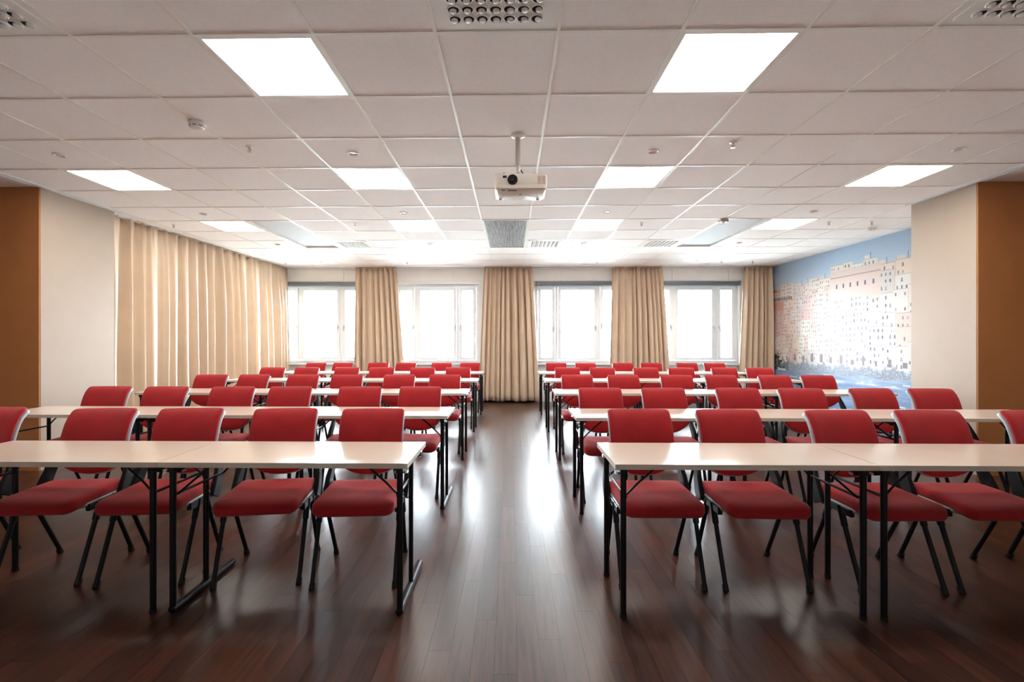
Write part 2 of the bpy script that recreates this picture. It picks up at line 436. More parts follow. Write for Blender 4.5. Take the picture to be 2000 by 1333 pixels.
# ------------------------------------------------------------------ curtains
def fold_curtain(name, label, p0, p1, b0, b1, ztop, zbot, nf, amp, normal, seed, group):
    """sheet from p0..p1 at the track to b0..b1 at the hem (2D), folds along it"""
    rnd = random.Random(seed)
    nu, nv = nf*12, 22
    ph = [0]
    for k in range(nf): ph.append(ph[-1] + rnd.uniform(0.65, 1.35))
    tot = ph[-1]; A = [rnd.uniform(0.55, 1.25) for _ in range(nf+1)]; B = [rnd.uniform(-.3, .3) for _ in range(nf+1)]
    p0, p1, b0, b1 = map(Vector, (p0, p1, b0, b1)); n = Vector(normal)
    t0 = (p1-p0).normalized()
    vs = []
    for j in range(nv+1):
        v = j/nv; z = ztop + (zbot-ztop)*v
        e = v**0.8
        for i in range(nu+1):
            u = i/nu; q = u*tot
            k = 0
            while k < nf-1 and ph[k+1] < q: k += 1
            w = (q-ph[k])/(ph[k+1]-ph[k])
            a = amp*(A[k]*(1-w)+A[k+1]*w)*(0.45+0.55*min(1, v*3.0))
            gather = 0.010*math.sin(q*2*PI*3+k)*max(0, 1-v*9)
            off = a*math.sin(2*PI*w) + 0.35*a*math.sin(4*PI*w+B[k]*6)*(1-0.6*v)
            off += gather + 0.012*math.sin(q*1.3+v*4+seed)*v
            side = 0.35*a*math.cos(2*PI*w+B[k]*4) * (0.5+0.5*v)
            base = (p0*(1-u)+p1*u)*(1-e) + (b0*(1-u)+b1*u)*e
            pt = base + n*off + t0*side
            zz = z + (0.012*math.sin(q*2.1+seed) if j == nv else 0)
            vs.append((pt.x, pt.y, zz))
    fs = [(j*(nu+1)+i, j*(nu+1)+i+1, (j+1)*(nu+1)+i+1, (j+1)*(nu+1)+i) for j in range(nv) for i in range(nu)]
    m = MB().add(vs, fs)
    me = bpy.data.meshes.new(name); me.from_pydata(m.v, [], m.f); me.materials.append(M_curt)
    me.polygons.foreach_set('use_smooth', [True]*len(me.polygons)); me.update()
    r = thing(name, label, 'curtain', ((p0.x+p1.x)/2, (p0.y+p1.y)/2, 0), group=group)
    o = link('drape', me, r); o.location = (-r.location.x, -r.location.y, 0)
    md = o.modifiers.new('thickness', 'SOLIDIFY'); md.thickness = 0.003; md.offset = 0
    # heading tape
    hv = [(p0*(1-i/40)+p1*(i/40)) + n*(0.012*math.sin(i*1.9)) for i in range(41)]
    MB().bar([(p.x-r.location.x, p.y-r.location.y, ztop+0.004) for p in hv], 0.035, 0.006, side=(0, 0, 1)).obj('heading_tape', M_curt, r)
    return r
CY = YB-0.13
g2 = 'curtains hanging on the window wall'
def cur(lab, a, b_, c, d, nf, seed, hem=0.035):
    return fold_curtain('curtain', lab, (x_at(a, CY), CY, 0), (x_at(b_, CY), CY, 0), (x_at(c, CY), CY, 0), (x_at(d, CY), CY, 0), CEIL-0.022, hem, nf, 0.062, (0, 1, 0), seed, g2)
cur('gathered beige curtain between the leftmost and second windows', 694, 773, 690, 792, 8, 11)
cur('gathered beige curtain at the end of the aisle, centre of the window wall', 946, 1039, 934, 1052, 10, 4)
cur('gathered beige curtain between the third and rightmost windows', 1196, 1292, 1189, 1309, 10, 23)
cur('gathered beige curtain in the corner beside the town mural', 1454, 1508, 1441, 1510, 6, 35)
cr = fold_curtain('curtain', 'long beige curtain covering the left side wall', (-4.735, 5.50, 0), (-4.66, YB-0.10, 0), (-4.735, 5.48, 0), (-4.60, YB-0.06, 0), CEIL-0.012, 0.04, 21, 0.058, (1, 0, 0), 77, None)
struct(MB().box(-4.755, -4.72, 5.46, YB-0.06, CEIL-0.012, CEIL-0.0).obj('trim_4', M_frame))

# ------------------------------------------------------------------ mural print
def build_mural():
    y0, y1, z0, z1 = 5.325, YB-0.002, 0.0, CEIL-0.004
    W, H = 520, 320
    rng = np.random.RandomState(3)
    img = np.zeros((H, W, 3))
    def lin(c): c = np.array(c, float)/255.; return np.where(c <= .04045, c/12.92, ((c+.055)/1.055)**2.4)
    def U(f): return int(round(f*W))
    def V(z): return int(round((z-z0)/(z1-z0)*H))
    # sky, glare haze put into its paler colours (u runs from the far corner at 0 to the near end at 1)
    for j in range(H):
        t = np.clip((j/H-0.75)/0.25, 0, 1)
        img[j, :] = lin((206-24*t, 220-16*t, 236-6*t))
    # town: terraces of houses, back rows first
    cols = [(240, 214, 204), (244, 230, 218), (242, 236, 230), (236, 206, 194), (246, 240, 226), (234, 202, 196), (238, 228, 216), (228, 218, 214), (245, 222, 206)]
    wincol = [(130, 136, 160), (150, 148, 160), (110, 114, 132), (172, 164, 166), (176, 178, 196)]
    def rect(u0, u1, v0, v1, c):
        u0, u1, v0, v1 = max(0, u0), min(W, u1), max(0, v0), min(H, v1)
        if u1 > u0 and v1 > v0: img[v0:v1, u0:u1] = lin(c)
    def house(u, w, vb, vt, big=1.0):
        c = cols[rng.randint(len(cols))]
        rect(u, u+w, vb, vt, c)
        rect(u, u+w, vt-1, vt, tuple(int(x*0.82) for x in c))
        if rng.rand() < .5: rect(u+w-1, u+w, vb, vt, tuple(int(x*0.86) for x in c))
        st = max(7, int(11*big)); ww = max(2, int(3*big)); wh = max(3, int(5*big))
        for vv in range(vt-st+1, vb+2, -st):
            for uu in range(u+3, u+w-ww-1, ww*2+int(3*big)):
                if rng.rand() < .72:
                    k = rng.rand()
                    rect(uu, uu+ww, vv, vv+wh, wincol[rng.randint(5)])
                    if k < .25: rect(uu-1, uu+ww+1, vv-1, vv, (150, 140, 140))
                    elif k < .35:
                        for q in range(ww+2): rect(uu-1+q, uu+q, vv+wh-1, vv+wh+int(1.5*math.sin(PI*(q+.5)/(ww+2))+.5), wincol[1])
    def skyline(f):
        pts = [(0, 2.29), (.10, 2.33), (.28, 2.35), (.37, 2.37), (.41, 2.46), (.62, 2.50), (.70, 2.40), (.80, 2.52), (1, 2.44)]
        for (a, za), (b, zb) in zip(pts, pts[1:]):
            if a <= f <= b: return za+(zb-za)*(f-a)/(b-a)
        return 2.4
    for layer, drop in enumerate((0, .22, .48, .74, 1.0, 1.22)):
        u = -rng.randint(0, 12)
        while u < W:
            big = 0.75+0.55*u/W
            w = int(rng.randint(16, 42)*big)
            z = skyline(min(max((u+w/2)/W, 0), 1)) - drop + rng.uniform(-.06, .06)
            house(u, w, V(.86), V(z), big)
            if layer == 0 and rng.rand() < .5:
                c = cols[rng.randint(len(cols))]
                rect(u+3, u+3+w//3, V(z), V(z+.05), c); rect(u+w//2, u+w//2+1, V(z), V(z+.09), (110, 110, 116))
            u += w
    # a broad terrace house and the red roof
    rect(U(.40), U(.64), V(1.95), V(2.42), (236, 214, 206)); rect(U(.40), U(.64), V(2.30), V(2.315), (196, 166, 152))
    for k in range(6): rect(U(.43+.035*k), U(.43+.035*k)+4, V(2.12), V(2.12)+8, (120, 118, 134))
    rect(0, U(.05), V(2.25), V(2.285), (206, 120, 108)); rect(0, U(.10), V(1.86), V(2.05), (232, 176, 164))
    for k in range(12): rect(U(.02+.012*k), U(.02+.012*k)+3, V(2.06), V(2.12), (70, 70, 84))
    # quay arches
    for k in range(16):
        u = U(.12+.055*k); rect(u, u+rng.randint(5, 10), V(.90), V(.90)+rng.randint(9, 18), (150, 140, 146))
    # rocks and sea
    wave = np.zeros((H, W))
    for sx_, sy_, am in ((60, 5, .5), (26, 3, .3), (10, 2, .2)):
        g0 = rng.rand(H//sy_+3, W//sx_+3); jj = np.arange(H)/sy_; ii = np.arange(W)/sx_
        j0 = jj.astype(int); i0 = ii.astype(int); fj = (jj-j0)[:, None]; fi = (ii-i0)[None, :]
        wave += am*((g0[j0][:, i0]*(1-fi)+g0[j0][:, i0+1]*fi)*(1-fj)+(g0[j0+1][:, i0]*(1-fi)+g0[j0+1][:, i0+1]*fi)*fj)
    wave = np.clip((wave-.25)*1.9, 0, 1)
    for i in range(W):
        top = V(.86)+int(4*math.sin(i*.11)+3*math.sin(i*.37+1)+rng.randint(-3, 4)); bot = V(.72)+int(3*math.sin(i*.07))
        for j in range(bot, top):
            g = 164+rng.randint(-30, 40)-(34 if i < 70 else 0); img[j, i] = lin((g-6, g, g+12))
        for j in range(0, bot):
            s = wave[j, i]; n = rng.randint(-8, 9); d = j/max(bot, 1)
            img[j, i] = lin((104+50*s+34*d+n, 134+44*s+26*d+n, 178+34*s+14*d+n)) if s < .9 else lin((226, 233, 240))
    for k in range(26):                                                         # foam and boats
        u, v = rng.randint(0, W), rng.randint(V(.2), V(.70)); rect(u, u+rng.randint(8, 30), v, v+2, (226, 232, 240))
    for k in range(90):                                                         # trees in the far corner
        u, v = int(abs(rng.normal(0, 22))), V(.86)+rng.randint(-14, 16); g = rng.randint(30, 90)
        rect(u, u+rng.randint(3, 8), v, v+rng.randint(2, 6), (g, g+14, g-4))
    rect(6, 26, V(.70), V(.74), (60, 96, 150)); rect(28, 60, V(.69), V(.72), (236, 236, 236))
    img = np.clip(0.66*(img + rng.normal(0, .012, img.shape)*img), 0, 1)
    # flat sheet, one quad per printed dot
    ys = np.linspace(y1, y0, W+1); zs = np.linspace(z0, z1, H+1)
    vv = np.zeros((H+1, W+1, 3)); vv[..., 0] = XR-0.003; vv[..., 1] = ys[None, :]; vv[..., 2] = zs[:, None]
    idx = np.arange((H+1)*(W+1)).reshape(H+1, W+1)
    q = np.stack([idx[:-1, :-1], idx[1:, :-1], idx[1:, 1:], idx[:-1, 1:]], -1).reshape(-1, 4)
    me = bpy.data.meshes.new('mural_print')
    me.vertices.add(vv.size//3); me.vertices.foreach_set('co', vv.ravel())
    me.loops.add(q.size); me.loops.foreach_set('vertex_index', q.ravel().astype(np.int32))
    me.polygons.add(len(q)); me.polygons.foreach_set('loop_start', np.arange(0, q.size, 4, dtype=np.int32))
    try: me.polygons.foreach_set('loop_total', np.full(len(q), 4, np.int32))
    except Exception: pass
    me.update(calc_edges=True)
    at = me.color_attributes.new('print', 'FLOAT_COLOR', 'CORNER')
    c4 = np.ones((H*W, 4)); c4[:, :3] = img.reshape(-1, 3)
    at.data.foreach_set('color', np.repeat(c4, 4, axis=0).ravel().astype(np.float32))
    m = mat('mural_wallpaper_print', (1, 1, 1), 0.5, spec=0.09)
    N, L, b = nodes(m); a = N.new('ShaderNodeVertexColor'); a.layer_name = 'print'; L.new(a.outputs[0], b.inputs['Base Color'])
    me.materials.append(m)
    o = link('mural', me)
    tag(o, 'printed wall mural of a pastel coastal town above blue sea', 'mural')
build_mural()

# ------------------------------------------------------------------ ceiling fixtures
def colw(c): return {-6: 'far left', -2: 'left of centre', 2: 'right of centre', 6: 'far right'}[c]
ROWW = {0: 'in the row nearest the camera', 3: 'in the row beside the projector', 6: 'in the third row', 9: 'in the row nearest the windows'}
lp_frame = MB()
for a, b_, c_, d in ((-0.292, 0.292, -0.292, -0.272), (-0.292, 0.292, 0.272, 0.292), (-0.292, -0.272, -0.272, 0.272), (0.272, 0.292, -0.272, 0.272)):
    lp_frame.box(a, b_, c_, d, -0.001, 0.02)
lp_frame = lp_frame.mesh('panel_frame', M_white)
lp_dif = MB(); pts = rrect(0.546, 0.546, 0.02)
n_ = len(pts); lp_dif.add([(x, y, 0.004) for x, y in pts]+[(x, y, 0.016) for x, y in pts], [tuple(range(n_)), tuple(range(2*n_-1, n_-1, -1))]+[(k, (k+1) % n_, n_+(k+1) % n_, n_+k) for k in range(n_)])
lp_dif = lp_dif.mesh('diffuser', M_light)
for c, r in LIGHTS:
    t = thing('ceiling_light', 'lit square ceiling panel, %s, %s' % (colw(c), ROWW[r]), 'ceiling light', (gx(c)+0.3, gy(r)+0.3, CEIL), group='square light panels in the ceiling')
    link('panel_frame', lp_frame, t); link('diffuser', lp_dif, t)

# nozzle diffusers
cup = MB()                                      # white ring, dark throat, dished cap set off to one side
cup.cur = 0; cup.lathe([(0.0245, 0.003), (0.030, 0.003), (0.0295, -0.002), (0.0262, -0.0045), (0.0245, -0.001), (0.0245, 0.003)], 18, cap=False)
cup.cur = 1; cup.lathe([(0.0, 0.0005), (0.0246, 0.0005), (0.0246, 0.0015), (0.0, 0.0015)], 18)
cup.cur = 0; cup.lathe([(0.0, -0.0085), (0.007, -0.0082), (0.014, -0.0062), (0.0155, -0.0025), (0.0158, 0.0004), (0.0, 0.0004)], 18, (0.0040, 0.0076, 0.0))
cup_me = cup.mesh('nozzle', [M_white, M_dark], smooth=40)
def plate_mesh(w, r, z0, z1):
    p = rrect(w, w, r); n = len(p)
    return MB().add([(x, y, z0) for x, y in p]+[(x, y, z1) for x, y in p], [tuple(range(n)), tuple(range(2*n-1, n-1, -1))]+[(k, (k+1) % n, n+(k+1) % n, n+k) for k in range(n)]).mesh('face_plate', M_white)
dp_back = MB().box(-0.29, 0.29, -0.29, 0.29, 0.003, 0.02).mesh('back_plate', M_white)
dp_face = plate_mesh(0.53, 0.04, -0.006, 0.003)
DL = {(-4, -1): 'at the top left edge of the picture', (0, -1): 'at the top centre above the aisle', (4, -1): 'at the top right edge of the picture',
      (-4, 8): 'left of centre near the windows', (1, 8): 'beside the grey return grille', (4, 8): 'right of centre near the windows'}
for c, r in DIFF:
    t = thing('air_diffuser', 'white ceiling air diffuser with round nozzles, ' + DL[(c, r)], 'air vent', (gx(c)+0.3, gy(r)+0.3, CEIL), group='nozzle diffusers in the ceiling')
    link('back_plate', dp_back, t); link('face_plate', dp_face, t)
    for i in range(7):
        for j in range(7):
            o = link('nozzle', cup_me, t, (-0.189+0.063*i, -0.189+0.063*j, -0.0085))
            o.rotation_euler = (0, 0, math.radians(25-14*i+5*j))

# long recessed units (three tiles deep)
def recess(c, lab, kind):
    t = thing('ceiling_cooling_unit', lab, 'air unit', (gx(c)+0.3, gy(6)+0.9, CEIL))
    hx, hy = 0.292, 0.892
    m = MB()
    m.box(-hx, -hx+0.02, -hy, hy, -0.004, 0.09); m.box(hx-0.02, hx, -hy, hy, -0.004, 0.09)
    m.box(-hx+0.02, hx-0.02, -hy, -hy+0.02, -0.004, 0.09); m.box(-hx+0.02, hx-0.02, hy-0.02, hy, -0.004, 0.09)
    m.obj('casing', M_white, t)
    if kind == 'grille':
        MB().box(-hx+0.02, hx-0.02, -hy+0.02, hy-0.02, 0.02, 0.03).obj('back_plate', M_dark, t)
        sl = MB().box(-0.0055, 0.0055, -hy+0.022, hy-0.022, 0.002, 0.018).mesh('slat', M_mesh)
        for k in range(27): link('slat', sl, t, (-0.26+0.02*k, 0, 0))
        for s in (-1, 1): MB().box(s*0.276-0.006, s*0.276+0.006, -hy+0.022, hy-0.022, -0.003, 0.004).obj('slat_edge', M_frame, t)
    else:
        MB().box(-hx+0.02, hx-0.02, -hy+0.02, hy-0.02, 0.024, 0.036).obj('cover_panel', M_cover, t)
        s = 1 if c < 0 else -1
        MB().box(s*0.272-0.006, s*0.272+0.006, -hy+0.02, hy-0.02, 0.0, 0.024).obj('air_slot', M_blind, t)
        MB().box(-hx+0.03, hx-0.03, -hy+0.0201, -hy+0.05, 0.006, 0.024).obj('air_slot', M_blind, t)
recess(-5, 'long white recessed ceiling air unit on the left, before the windows', 'flat')
recess(0, 'grey slatted return air grille in the ceiling above the aisle', 'grille')
recess(5, 'long white recessed ceiling air unit on the right, before the mural', 'flat')

# recessed spotlights
sp_ring = MB().lathe([(0.030, 0.002), (0.045, 0.002), (0.047, -0.002), (0.040, -0.007), (0.032, -0.004), (0.030, 0.002)], 20).mesh('ring', M_white, smooth=40)
sp_in = MB().lathe([(0.031, 0.001), (0.028, 0.0015), (0.012, 0.002), (0.0, 0.002)], 16).mesh('eyeball', M_chrome, smooth=40)
RW2 = {2.5: 'before the projector', 5.5: 'behind the projector', 8.5: 'in the third row', 11.3: 'nearest the windows'}
CW2 = {-5.5: 'far left', -1.5: 'left of centre', 2.5: 'right of centre', 6.5: 'far right'}
for r in RW2:
    for c in CW2:
        t = thing('recessed_spotlight', 'small round recessed ceiling spotlight, %s, %s' % (CW2[c], RW2[r]), 'spotlight', (gx(c), gy(r)-0.02, CEIL+0.001), group='small recessed spotlights')
        link('ring', sp_ring, t); link('eyeball', sp_in, t)
# sprinklers
sk_e = MB().lathe([(0.0, -0.002), (0.028, -0.002), (0.026, -0.006), (0.010, -0.010), (0.0, -0.010)], 14).mesh('escutcheon', M_white, smooth=40)
sk_f = MB().tube([(0, 0, -.008), (0, 0, -.018)], 0.009, 8)
sk_f.tube([(-.008, 0, -.016), (-.013, 0, -.026), (-.006, 0, -.040), (0, 0, -.043)], 0.0028, 6); sk_f.tube([(.008, 0, -.016), (.013, 0, -.026), (.006, 0, -.040), (0, 0, -.043)], 0.0028, 6)
sk_f = sk_f.mesh('yoke', M_steel, smooth=50)
sk_b = MB().tube([(0, 0, -.018), (0, 0, -.040)], 0.0025, 6).mesh('bulb', mat('sprinkler_red_bulb', (0.35, 0.02, 0.02), 0.1))
sk_d = MB().lathe([(0.0, -.043), (0.017, -.043), (0.017, -.0445), (0.0, -.0445)], 12).mesh('deflector', M_steel)
SPR = [(-2.77, 2.23, 'left, before the projector'), (3.43, 2.2, 'right, before the projector')]
SPR += [(c, 6.3, w) for c, w in ((-6.7, 'above the long curtain, middle of the room'), (-2.75, 'left of centre, middle of the room'), (3.4, 'right of centre, middle of the room'), (7.35, 'far right, middle of the room'), (8.25, 'beside the mural, middle of the room'))]
SPR += [(c, 11.3, w) for c, w in ((-6.66, 'in the left corner by the windows'), (-2.72, 'left of centre by the windows'), (3.35, 'right of centre by the windows'), (7.3, 'far right by the windows'), (8.28, 'in the mural corner by the windows'))]
for c, r, w in SPR:
    t = thing('fire_sprinkler', 'small pendent fire sprinkler on the ceiling, ' + w, 'sprinkler', (gx(c), gy(r), CEIL+0.004), group='fire sprinklers')
    link('escutcheon', sk_e, t); link('yoke', sk_f, t); link('bulb', sk_b, t); link('deflector', sk_d, t)
# smoke detectors
def detector(c, r, lab, m=M_white):
    t = thing('smoke_detector', lab, 'smoke detector', (gx(c), gy(r), CEIL-0.001))
    MB().lathe([(0.0, 0.0), (0.052, 0.0), (0.052, -0.012), (0.046, -0.016), (0, -0.016)], 22).obj('base', m, t, smooth=35)
    MB().lathe([(0.0, -0.016), (0.046, -0.016), (0.047, -0.030), (0.040, -0.040), (0.02, -0.044), (0.0, -0.044)], 22).obj('cap', m, t, smooth=35)
    for k in range(8):
        a = 2*PI*k/8
        o = MB().box(-0.011, 0.011, 0.0445, 0.0480, -0.029, -0.025).obj('smoke_slot', M_dark, t); o.rotation_euler = (0, 0, a+0.2)
detector(-3.0, 1.55, 'round white smoke detector on the ceiling at the left front')
detector(8.65, 6.85, 'small ceiling detector close to the mural wall')
t = thing('motion_sensor', 'beige boxy sensor at the corner of the right ceiling air unit', 'sensor', (gx(5.02), gy(6.05), CEIL-0.005))
MB().box(-0.05, 0.05, -0.04, 0.04, -0.034, 0.0).obj('housing', M_offwhite, t, bevel=0.006)
MB().lathe([(0, -0.034), (0.02, -0.034), (0.014, -0.044), (0, -0.047)], 14).obj('sensor_dome', M_white, t, smooth=40)

# ------------------------------------------------------------------ projector and its ceiling mount
PX, PYc = 0.05, 3.47
t = thing('projector_mount', 'steel ceiling pole and bracket holding the projector', 'mount', (PX, PYc, CEIL))
MB().lathe([(0, 0), (0.05, 0), (0.048, -0.012), (0.02, -0.02), (0, -0.02)], 20).obj('ceiling_flange', M_white, t, smooth=40)
MB().tube([(0, 0, -0.018), (0, 0, -0.245)], 0.0175, 14).obj('pole', M_steel, t, smooth=40)
MB().lathe([(0.0, -0.240), (0.017, -0.240), (0.017, -0.255), (0.013, -0.265), (0.013, -0.285), (0.016, -0.290), (0.0, -0.290)], 14).obj('coupling', M_steel, t, smooth=40)
MB().lathe([(0.0, -0.288), (0.010, -0.288), (0.010, -0.308), (0.028, -0.318), (0.028, -0.326), (0, -0.326)], 14).obj('swivel', M_chrome, t, smooth=40)
for ex, ey in ((-0.10, -0.06), (0.115, -0.06), (-0.10, 0.08), (0.115, 0.08)):
    a = MB().bar([(0, 0, -0.321), (ex*.6, ey*.6, -0.314), (ex, ey, -0.308)], 0.014, 0.005, side=(0, 1, 0) if abs(ex) > abs(ey) else (1, 0, 0))
    ao = a.obj('bracket_arm', M_steel, t)
    MB().tube([(ex, ey, -0.298), (ex, ey, -0.331)], 0.008, 10).obj('bracket_stud', M_steel, ao)
MB().tube([(0.02, 0.01, -0.250), (0.05, 0.02, -0.302), (0.09, 0.0, -0.302), (0.13, 0.03, -0.310), (0.15, 0.1, -0.322)], 0.004, 8).obj('cable', M_black, t, smooth=60)
ZT = CEIL-0.330
p = thing('projector', 'beige data projector hanging from the ceiling above the aisle', 'projector', (PX, PYc, ZT))
pw, pd, ph_ = 0.372, 0.285, 0.112
ol = rrect(pw, pd, 0.03, 6, 0.018, 0.0)
n = len(ol)
lv = [(0.006, 0.0), (0.0, -0.008), (0.0, -0.075), (0.002, -0.078), (0.0, -0.081), (0.004, -ph_+0.010), (0.02, -ph_)]
bm_ = MB(); vs = []
for ins, z in lv:
    sx, sy = (pw-2*ins)/pw, (pd-2*ins)/pd
    vs += [((x-0.018)*sx+0.018, y*sy, z) for x, y in ol]
fs = [(i*n+k, i*n+(k+1) % n, (i+1)*n+(k+1) % n, (i+1)*n+k) for i in range(len(lv)-1) for k in range(n)] + [tuple(range(n)), tuple(range(len(lv)*n-1, (len(lv)-1)*n-1, -1))]
bm_.add(vs, fs).obj('body', M_projector, p, smooth=40)
yf = -pd/2
RX = Matrix.Rotation(PI/2, 4, 'X')
lo = MB().lathe([(0.0, 0.0), (0.036, 0.0), (0.036, 0.006), (0.032, 0.010), (0.030, 0.004), (0.022, 0.002), (0, 0.002)], 28, (-0.040, yf, -0.045), RX).obj('lens', M_lens, p, smooth=40)
MB().lathe([(0.016, 0.0), (0.015, 0.006), (0.009, 0.010), (0.0, 0.011)], 20, (-0.040, yf, -0.045), RX).obj('lens_glass', M_lens, lo, smooth=50)
MB().box(-0.108, -0.082, yf-0.002, yf+0.002, -0.032, -0.016).obj('sensor_window', M_lens, p)
vo = MB().box(0.136, 0.190, yf-0.0008, yf+0.002, -0.074, -0.016).obj('vent', M_brown, p)
for k in range(9): MB().box(0.136, 0.190, yf-0.0025, yf, -0.073+0.0066*k, -0.070+0.0066*k).obj('vent_slat', M_white, vo)
MB().box(0.161, 0.165, yf-0.003, yf, -0.074, -0.014).obj('vent_slat', M_white, vo)
MB().box(-0.075, -0.012, yf+0.02, yf+0.035, -ph_-0.001, -ph_+0.003).obj('focus_slot', M_dark, p)
MB().box(-0.118, -0.092, yf+0.018, yf+0.034, -ph_-0.003, -ph_+0.003).obj('badge', M_blind, p)
for fx, fy in ((0.02, -0.02), (-0.13, 0.09), (0.15, 0.09)):
    MB().lathe([(0, -ph_), (0.012, -ph_), (0.010, -ph_-0.008), (0, -ph_-0.008)], 14, (fx, fy, 0)).obj('foot', M_offwhite, p, smooth=40)

# ------------------------------------------------------------------ tables
TBT = 0.72
TD = 0.46
_tm = {}
def table_meshes(W):
    if W in _tm: return _tm[W]
    d = {}
    hw = W/2
    m = MB(); m.cur = 0
    m.box(-hw, hw, 0, TD, TBT-0.0012, TBT)
    d['surface'] = m.mesh('tabletop', M_top)
    d['core'] = MB().box(-hw, hw, 0, TD, TBT-0.024, TBT-0.0012).mesh('edge_band', M_edge)
    for nm, x in (('l', -hw+0.045), ('r', hw-0.045)):
        s = 1 if x < 0 else -1
        for ln, y in (('f', 0.038), ('b', 0.425)):
            d['leg_'+nm+ln] = MB().tube([(x, y, 0.014), (x, y, TBT-0.045)], 0.0140, 12).mesh('leg', M_black, smooth=40)
            d['foot_'+nm+ln] = MB().lathe([(0, 0), (0.0150, 0), (0.0160, 0.004), (0.0155, 0.018), (0, 0.018)], 12, (x, y, 0)).mesh('foot_cap', M_rubber, smooth=40)
            bp = [(x+s*0.010, y+(0.02 if ln == 'f' else -0.02), 0.555), (x+s*0.075, y+(0.03 if ln == 'f' else -0.03), 0.615), (x+s*0.165, y+(0.035 if ln == 'f' else -0.035), TBT-0.03)]
            d['brace_'+nm+ln] = MB().tube(bp, 0.0055, 8).mesh('folding_brace', M_black, smooth=60)
        d['rail_'+nm] = MB().box(x-0.017, x+0.017, 0.02, 0.445, TBT-0.052, TBT-0.024).mesh('end_rail', M_black, bevel=0.003)
        d['cross_'+nm] = MB().tube([(x+s*0.012, 0.038, 0.56), (x+s*0.012, 0.425, 0.56)], 0.0065, 8).mesh('cross_rod', M_black, smooth=60)
        d['hinge_'+nm+'f'] = MB().box(x-0.03, x+0.03, 0.06, 0.09, TBT-0.062, TBT-0.050).mesh('hinge', M_chrome)
        d['hinge_'+nm+'b'] = MB().box(x-0.03, x+0.03, 0.37, 0.40, TBT-0.062, TBT-0.050).mesh('hinge', M_chrome)
        # bar-foot variant
        yb = 0.285
        d['bleg_'+nm+'f'] = MB().tube([(x, 0.04, 0.03), (x, 0.04, TBT-0.045)], 0.0145, 12).mesh('leg', M_black, smooth=40)
        d['bleg_'+nm+'b'] = MB().tube([(x, yb, 0.03), (x, yb, TBT-0.045)], 0.0120, 12).mesh('leg', M_black, smooth=40)
        d['bbar_'+nm] = MB().tube([(x, 0.028, 0.019), (x, 0.030, 0.019), (x, 0.52, 0.019), (x, 0.522, 0.019)], [0.013, 0.0175, 0.0175, 0.013], 14).mesh('foot_bar', M_black, smooth=40)
    d['clip'] = MB().box(hw-0.012, hw+0.004, 0.30, 0.345, TBT-0.040, TBT-0.018).mesh('link_clip', M_black, bevel=0.003)
    d['long'] = MB().box(-hw+0.07, hw-0.07, 0.215, 0.245, TBT-0.045, TBT-0.024).mesh('long_rail', M_black)
    _tm[W] = d
    return d
def make_table(W, x, y, label, group, bar=False):
    d = table_meshes(W)
    t = thing('folding_table', label, 'table', (x, y, 0), group=group)
    tt = link('tabletop', d['surface'], t); link('edge_band', d['core'], tt)
    for nm in 'lr':
        link('end_rail', d['rail_'+nm], t); link('hinge', d['hinge_'+nm+'f'], t); link('hinge', d['hinge_'+nm+'b'], t)
        if bar:
            link('leg', d['bleg_'+nm+'f'], t); link('leg', d['bleg_'+nm+'b'], t); link('foot_bar', d['bbar_'+nm], t)
            link('folding_brace', d['brace_'+nm+'f'], t); link('folding_brace', d['brace_'+nm+'b'], t)
        else:
            for ln in 'fb':
                lg = link('leg', d['leg_'+nm+ln], t); link('foot_cap', d['foot_'+nm+ln], lg)
                link('folding_brace', d['brace_'+nm+ln], t)
        link('cross_rod', d['cross_'+nm], t)
    link('link_clip', d['clip'], t); link('long_rail', d['long'], t)
    return t
TABLE_POSTS, TABLE_BARS = [], []            # rear legs and foot bars, so that no chair stands on one
ROWN = ['nearest', 'second', 'third', 'fourth', 'farthest']
ROWY = {'L': [2.17, 3.54, 5.03, 6.56, 8.10], 'R': [2.17, 3.47, 5.03, 6.56, 8.10]}
SIDE = {'L': 'left', 'R': 'right'}
TPOS = ['beside the aisle', 'middle of its row', 'outer end of its row']
for sd in 'LR':
    sg = -1 if sd == 'L' else 1
    for k in range(5):
        W = 1.165 if (sd == 'L' and k < 2) else 1.19
        for j in range(3):
            if k == 0 and j == 2: continue                 # out of the picture
            bar = sd == 'L' and j == 0 and k < 2
            x = sg*(0.474 + (W+0.004)*(j+0.5))
            lab = 'white-topped folding table %s, %s row left of the aisle' if sd == 'L' else 'white-topped folding table %s, %s row right of the aisle'
            for e in (-1, 1):
                TABLE_POSTS.append((x+e*(W/2-0.045), ROWY[sd][k]+(0.285 if bar else 0.425)))
                if bar: TABLE_BARS.append((x+e*(W/2-0.045), ROWY[sd][k]+0.028, ROWY[sd][k]+0.522))
            make_table(W, x, ROWY[sd][k], lab % (TPOS[j], ROWN[k]), 'folding tables in rows', bar)

